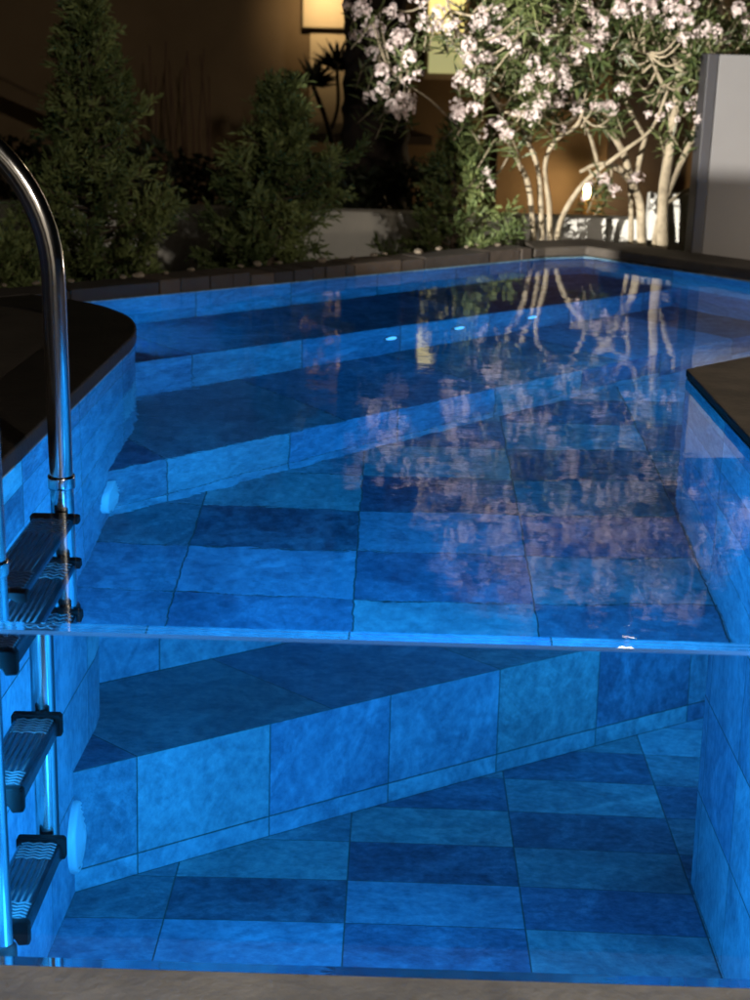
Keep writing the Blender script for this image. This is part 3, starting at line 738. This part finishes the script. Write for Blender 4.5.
# ------------------------------------------------------------------ beyond the wall
FY = 8.2
h = thing('house', 'ochre rendered house with a lit window behind the garden', 'house', (0, FY, GZ))
bm = bmesh.new()
def fbox(bm, px0, px1, py0, py1, d0, d1):
    a = at(px0, py1, FY); c = at(px1, py0, FY); box(bm, a.x, c.x, FY+d0, FY+d1, a.z, c.z)
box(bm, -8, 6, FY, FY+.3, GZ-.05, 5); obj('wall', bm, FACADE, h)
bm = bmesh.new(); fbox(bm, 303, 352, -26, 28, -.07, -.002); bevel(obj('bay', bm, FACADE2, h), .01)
bm = bmesh.new(); fbox(bm, 309, 350, 34, 152, -.012, -.002); obj('lit_wall_patch', bm, FACADE2, h)  # paler sheet on the ochre wall, lamplight below the bay put into its colour
wt = bmesh.new(); fbox(wt, 424, 470, -18, 77, -.03, -.002); wf = bevel(obj('window', wt, FACADE2, h), .004)
WIN1 = emit('lit_curtain', (1.0, .80, .26), 1.2); WIN2 = emit('lit_blind', (.72, .68, .30), .55)
bm = bmesh.new(); fbox(bm, 428, 466, -14, 33, -.036, -.031); obj('pane', bm, WIN1, wf)
bm = bmesh.new(); fbox(bm, 428, 466, 38, 73, -.036, -.031); obj('pane', bm, WIN2, wf)
bm = bmesh.new(); fbox(bm, 424, 470, 75, 79, -.09, -.031); obj('sill', bm, FACADE2, wf)
bm = bmesh.new(); fbox(bm, 493, 499, 100, 240, -.05, -.002); obj('door_post', bm, DARKW, h)
bm = bmesh.new(); fbox(bm, 600, 680, 60, 260, -.06, -.002); obj('door', bm, DARKW, h)
bm = bmesh.new(); fbox(bm, 290, 432, 136, 141, -.08, -.002); obj('ledge', bm, DARKW, h)
# stair parapet at far left
bm = bmesh.new()
pl = [at(-40, 62, 7.6), at(60, 108, 7.6), at(60, 122, 7.6), at(-40, 78, 7.6)]
A = [bm.verts.new(p) for p in pl]; B = [bm.verts.new(p+Vector((0, .2, 0))) for p in pl]
for i in range(4): j = (i+1) % 4; bm.faces.new((A[i], A[j], B[j], B[i]))
bm.faces.new(A[::-1]); bm.faces.new(B); bmesh.ops.recalc_face_normals(bm, faces=bm.faces)
obj('stair_parapet', bm, FACADE, h)

# palm trunk
pb = at(371, 215, 6.2)
pt_ = thing('palm_tree', 'thick dark palm trunk rising behind the white wall', 'palm', (pb.x, 6.2, GZ))
bm = bmesh.new(); pts = []; rr = []
for k in range(60):
    z = GZ-.05+k*.045; f_ = k/59
    pts.append((pb.x-.01+.02*math.sin(k*.1), 6.2, z)); rr.append((.205-.055*min(1, f_*1.6))*(1+(.05 if k % 3 == 0 else -.02)))
tube(bm, pts, rr, 26, wob=.10); obj('trunk', bm, BARK, pt_, True)
bm = bmesh.new(); lay = bm.faces.layers.float.new('shade'); rnd = random.Random(8)
top = Vector(pts[-1])
for k in range(22):
    az = k*2.4; el = rnd.uniform(.1, 1.0); d = Vector((math.cos(az)*math.cos(el), math.sin(az)*math.cos(el), math.sin(el)))
    sp = catmull([top, top+d*.5, top+d*.95-Vector((0, 0, .12)), top+d*1.3-Vector((0, 0, .5))], 7)
    for i in range(2, len(sp)-1):
        dd = (sp[i+1]-sp[i]).normalized(); s_ = dd.cross(Vector((0, 0, 1))).normalized()
        for sg in (-1, 1): leaf(bm, lay, sp[i], dd*.5+s_*sg-Vector((0, 0, .3)), Vector((0, 0, 1)), .34, .025, 0)
obj('fronds', bm, SPIKE, pt_)

# dracaena
db = at(338, 168, 7.0)
dr = thing('dracaena', 'spiky dracaena silhouetted against the house left of the palm trunk', 'plant', (db.x, 7.0, GZ))
bm = bmesh.new(); h1 = at(313, 86, 7.0); h2 = at(337, 70, 7.0)
tube(bm, catmull([Vector((db.x, 7, GZ)), db, at(326, 120, 7), h1], 6), (.018, .013), 8); tube(bm, catmull([at(330, 135, 7.02), at(338, 105, 7.04), h2], 5), (.012, .01), 8)
obj('trunk', bm, BARK, dr, True)
bm = bmesh.new(); lay = bm.faces.layers.float.new('shade'); rnd = random.Random(4)
for hd, n_ in ((h1, 90), (h2, 60)):
    for k in range(n_):
        d = rv(rnd); d.z = abs(d.z)*.9+.02*rnd.random(); leaf(bm, lay, hd, d, Vector((0, 0, 1)), rnd.uniform(.14, .21), .032, 0)
obj('foliage', bm, SPIKE, dr)
# reeds
rb = at(182, 130, 7.2)
re_ = thing('reed_clump', 'dark upright reeds behind the conifers', 'plant', (rb.x, 7.2, GZ))
bm = bmesh.new(); rnd = random.Random(9)
for k in range(11):
    px = 152+k*6+rnd.uniform(-2, 2); tp = at(px+rnd.uniform(-8, 8), 40+rnd.uniform(0, 40), 7.2); bt = at(px, 130, 7.2)
    tube(bm, [(bt.x, 7.2+rnd.uniform(-.1, .1), GZ), bt, tp], (.008, .004), 6)
obj('stem', bm, noisy('reed', (.05, .024, .013), (.1, .05, .028), 6, .8, 0), re_, True)
# dark hedge
hb = at(190, 200, 5.9)
bm = bmesh.new(); lay = bm.faces.layers.float.new('shade'); rnd = random.Random(12)
for k in range(5200):
    x = rnd.uniform(-2.6, .28); tz = .14+.05*noise.noise(Vector((x*3, 0, 0)))+(.07 if x < -1.2 else 0)
    p = Vector((x, 5.55+rnd.random()*.35, GZ+(tz-GZ+.12)*rnd.random()**.7)); leaf(bm, lay, p, rv(rnd), rv(rnd), rnd.uniform(.04, .08), .03, rnd.uniform(-.2, .2))
hd = thing('hedge', 'low dark hedge behind the white wall on the left', 'hedge', (-1.1, 5.7, GZ))
obj('foliage', bm, HEDGE, hd)

# lantern
lp = at(587, 192, 7.9)
ln_ = thing('wall_lantern', 'small glowing lantern on the house wall between the oleander stems', 'lantern', (lp.x, 7.9, lp.z))
GLOW = emit('lantern_glow', (1.0, .72, .30), 40)
bm = bmesh.new(); lathe(bm, [(0, -.045), (.015, -.04), (.021, -.01), (.021, .03), (.014, .05), (0, .055)], lp, (0, 0, 1), 20); obj('bulb', bm, GLOW, ln_, True)
bm = bmesh.new(); lathe(bm, [(.0, .075), (.05, .06), (.055, .054), (.03, .052)], lp, (0, 0, 1), 20); lathe(bm, [(0, -.17), (.018, -.165), (.03, -.06), (.032, -.046), (0, -.046)], lp, (0, 0, 1), 16)
box(bm, lp.x-.006, lp.x+.006, lp.y, FY, lp.z-.09, lp.z-.078); obj('fitting', bm, noisy('brass', (.3, .2, .07), (.4, .27, .1), 9, .35, 0, metal=1), ln_)
def point(name, p, w, c, r=.03):
    la = bpy.data.lights.new(name, 'POINT'); la.energy = w; la.color = c; la.shadow_soft_size = r
    o = bpy.data.objects.new(name, la); COL.objects.link(o); o.location = p; return o
lo = point('lantern_light', lp+Vector((0, -.09, .0)), 20, (1, .70, .38), .04)
# lamp over the bay, above the picture
ap = at(322, -34, 7.6)
bl_ = thing('wall_lamp', 'wall lamp above the pale bay of the house', 'lamp', (ap.x, 7.7, ap.z))
bm = bmesh.new(); box(bm, ap.x-.09, ap.x+.09, ap.y-.05, ap.y-.005, ap.z-.03, ap.z+.03); box(bm, ap.x-.01, ap.x+.01, ap.y-.005, FY-.16, ap.z+.03, ap.z+.042); obj('housing', bm, BLACK, bl_)
la = bpy.data.lights.new('bay_light', 'AREA'); la.shape = 'RECTANGLE'; la.size = .16; la.size_y = .05; la.energy = 2.0; la.spread = R(80); la.color = (1, .74, .42)
lo = bpy.data.objects.new('bay_light', la); COL.objects.link(lo); lo.location = (ap.x, ap.y+.005, ap.z); lo.rotation_euler = (R(70), 0, 0)

# garden floodlight on the left deck, lighting the oleanders
fp = Vector((-1.75, .90, .42)); tgt = Vector((1.12, 4.55, .80))
fd = thing('floodlight', 'small garden floodlight on a short post lighting the oleanders', 'floodlight', (fp.x, fp.y, 0))
dv = (tgt-fp).normalized()
bm = bmesh.new(); lathe(bm, [(0, -.10), (.045, -.095), (.05, -.02), (.062, 0), (.056, 0), (.045, -.03)], fp-dv*.02, dv, 28); obj('housing', bm, BLACK, fd, True)
bm = bmesh.new(); tube(bm, [(fp.x, fp.y, .02), fp-dv*.06], .012, 10); obj('post', bm, BLACK, fd)
la = bpy.data.lights.new('flood_lamp', 'SPOT'); la.energy = 2650; la.color = (1, .94, .84); la.spot_size = R(29); la.spot_blend = .6; la.shadow_soft_size = .010
lo = bpy.data.objects.new('flood_lamp', la); COL.objects.link(lo); lo.matrix_world = Matrix.Translation(fp) @ dv.to_track_quat('-Z', 'Y').to_matrix().to_4x4()

pbx = thing('beam_blocker', 'low unseen box added on the left deck to cut the floodlight beam', 'light blocker', (-1.15, 1.42, .03))  # unseen box added to cast the shadow on the lower grey panel
bm = bmesh.new(); box(bm, -1.297, -1.02, 1.385, 1.46, .031, .411); bevel(obj('box', bm, DARKW, pbx), .003)
pb2 = thing('beam_blocker', 'small unseen box added on the left deck to trim the floodlight beam', 'light blocker', (-1.5, 1.45, .03))  # unseen box added to keep the flood beam off the lower conifers
bm = bmesh.new(); box(bm, -1.62, -1.45, 1.40, 1.50, .031, .452); bevel(obj('box', bm, DARKW, pb2), .003)
gp_ = Vector((1.52, 6.5, 2.78))
lpst = thing('lamp_post', 'slim garden lamp post with a round globe behind the oleanders', 'lamp post', (gp_.x, gp_.y, GZ))
bm = bmesh.new(); tube(bm, [(gp_.x, gp_.y, GZ), (gp_.x, gp_.y, gp_.z-.08)], (.024, .016), 12); obj('post', bm, BLACK, lpst, True)
bm = bmesh.new(); bmesh.ops.create_uvsphere(bm, u_segments=24, v_segments=12, radius=.085, matrix=Matrix.Translation(gp_)); obj('globe', bm, emit('globe_glow', (1, .80, .52), 40), lpst, True)
fb = Vector((2.15, 3.42, .14))
f2 = thing('panel_fill_lamp', 'added fill lamp beyond the far coping, brightening the grey panel', 'fill lamp', (fb.x, fb.y, GZ))  # unseen lamp added to lift the shadow on the lower panel
bm = bmesh.new(); tube(bm, [(fb.x, fb.y, GZ), (fb.x, fb.y, fb.z-.04)], .01, 10); lathe(bm, [(0, -.04), (.03, -.04), (.035, -.015), (0, -.015)], fb, (0, 0, 1), 20); obj('post', bm, BLACK, f2)
bm = bmesh.new(); lathe(bm, [(0, .06), (.05, .045), (.05, .04), (0, .04)], fb, (0, 0, 1), 20); obj('cap', bm, BLACK, f2, True)
point('panel_fill_light', fb, 30, (1, .82, .62), .03)
tl = Vector((1.9, -3.4, 2.3))
ter = thing('terrace_lamp', 'terrace lamp on a post behind the photographer', 'lamp post', (tl.x, tl.y, -.62))
bm = bmesh.new(); tube(bm, [(tl.x, tl.y, -.62), (tl.x, tl.y, tl.z-.06)], .03, 12); obj('post', bm, BLACK, ter, True)
bm = bmesh.new(); lathe(bm, [(0, .10), (.14, .07), (.15, .06), (0, .075)], tl, (0, 0, 1), 28); obj('shade', bm, BLACK, ter, True)
point('terrace_light', tl, 480, (1, .88, .74), .06)

th = thing('terrace_house', 'pale rendered house wall behind the photographer', 'house', (0, -6.6, -.62))
bm = bmesh.new(); box(bm, -4.5, 4.5, -6.9, -6.6, -.62, 3.0); obj('wall', bm, WHITEW, th)
bm = bmesh.new(); box(bm, -1.4, .9, -6.598, -6.55, -.62, 1.6); obj('door', bm, DARKW, th)

# ------------------------------------------------------------------ night sky
w = bpy.data.worlds.new("World"); SC.world = w; w.use_nodes = True
nt = w.node_tree; bg = nt.nodes['Background']
sky = nt.nodes.new('ShaderNodeTexSky'); sky.sky_type = 'NISHITA'; sky.sun_disc = False; sky.sun_elevation = R(12); sky.sun_rotation = R(200)
nt.links.new(sky.outputs[0], bg.inputs[0]); bg.inputs[1].default_value = .0004
sl = bpy.data.lights.new('moon', 'SUN'); sl.energy = .006; sl.angle = R(.5); sl.color = (1, .95, .88)
so = bpy.data.objects.new('moon', sl); COL.objects.link(so); so.rotation_euler = (R(78), 0, R(20))

SC.view_settings.view_transform = 'Standard'; SC.view_settings.look = 'None'; SC.view_settings.exposure = 0; SC.view_settings.gamma = 1
cy = SC.cycles
cy.max_bounces = 14; cy.diffuse_bounces = 5; cy.glossy_bounces = 6; cy.transmission_bounces = 10; cy.transparent_max_bounces = 8
cy.caustics_refractive = False; cy.caustics_reflective = False; cy.blur_glossy = .5
cy.sample_clamp_indirect = 3.0; cy.use_denoising = True
try: cy.denoiser = 'OPENIMAGEDENOISE'; cy.denoising_input_passes = 'RGB_ALBEDO_NORMAL'
except Exception: pass
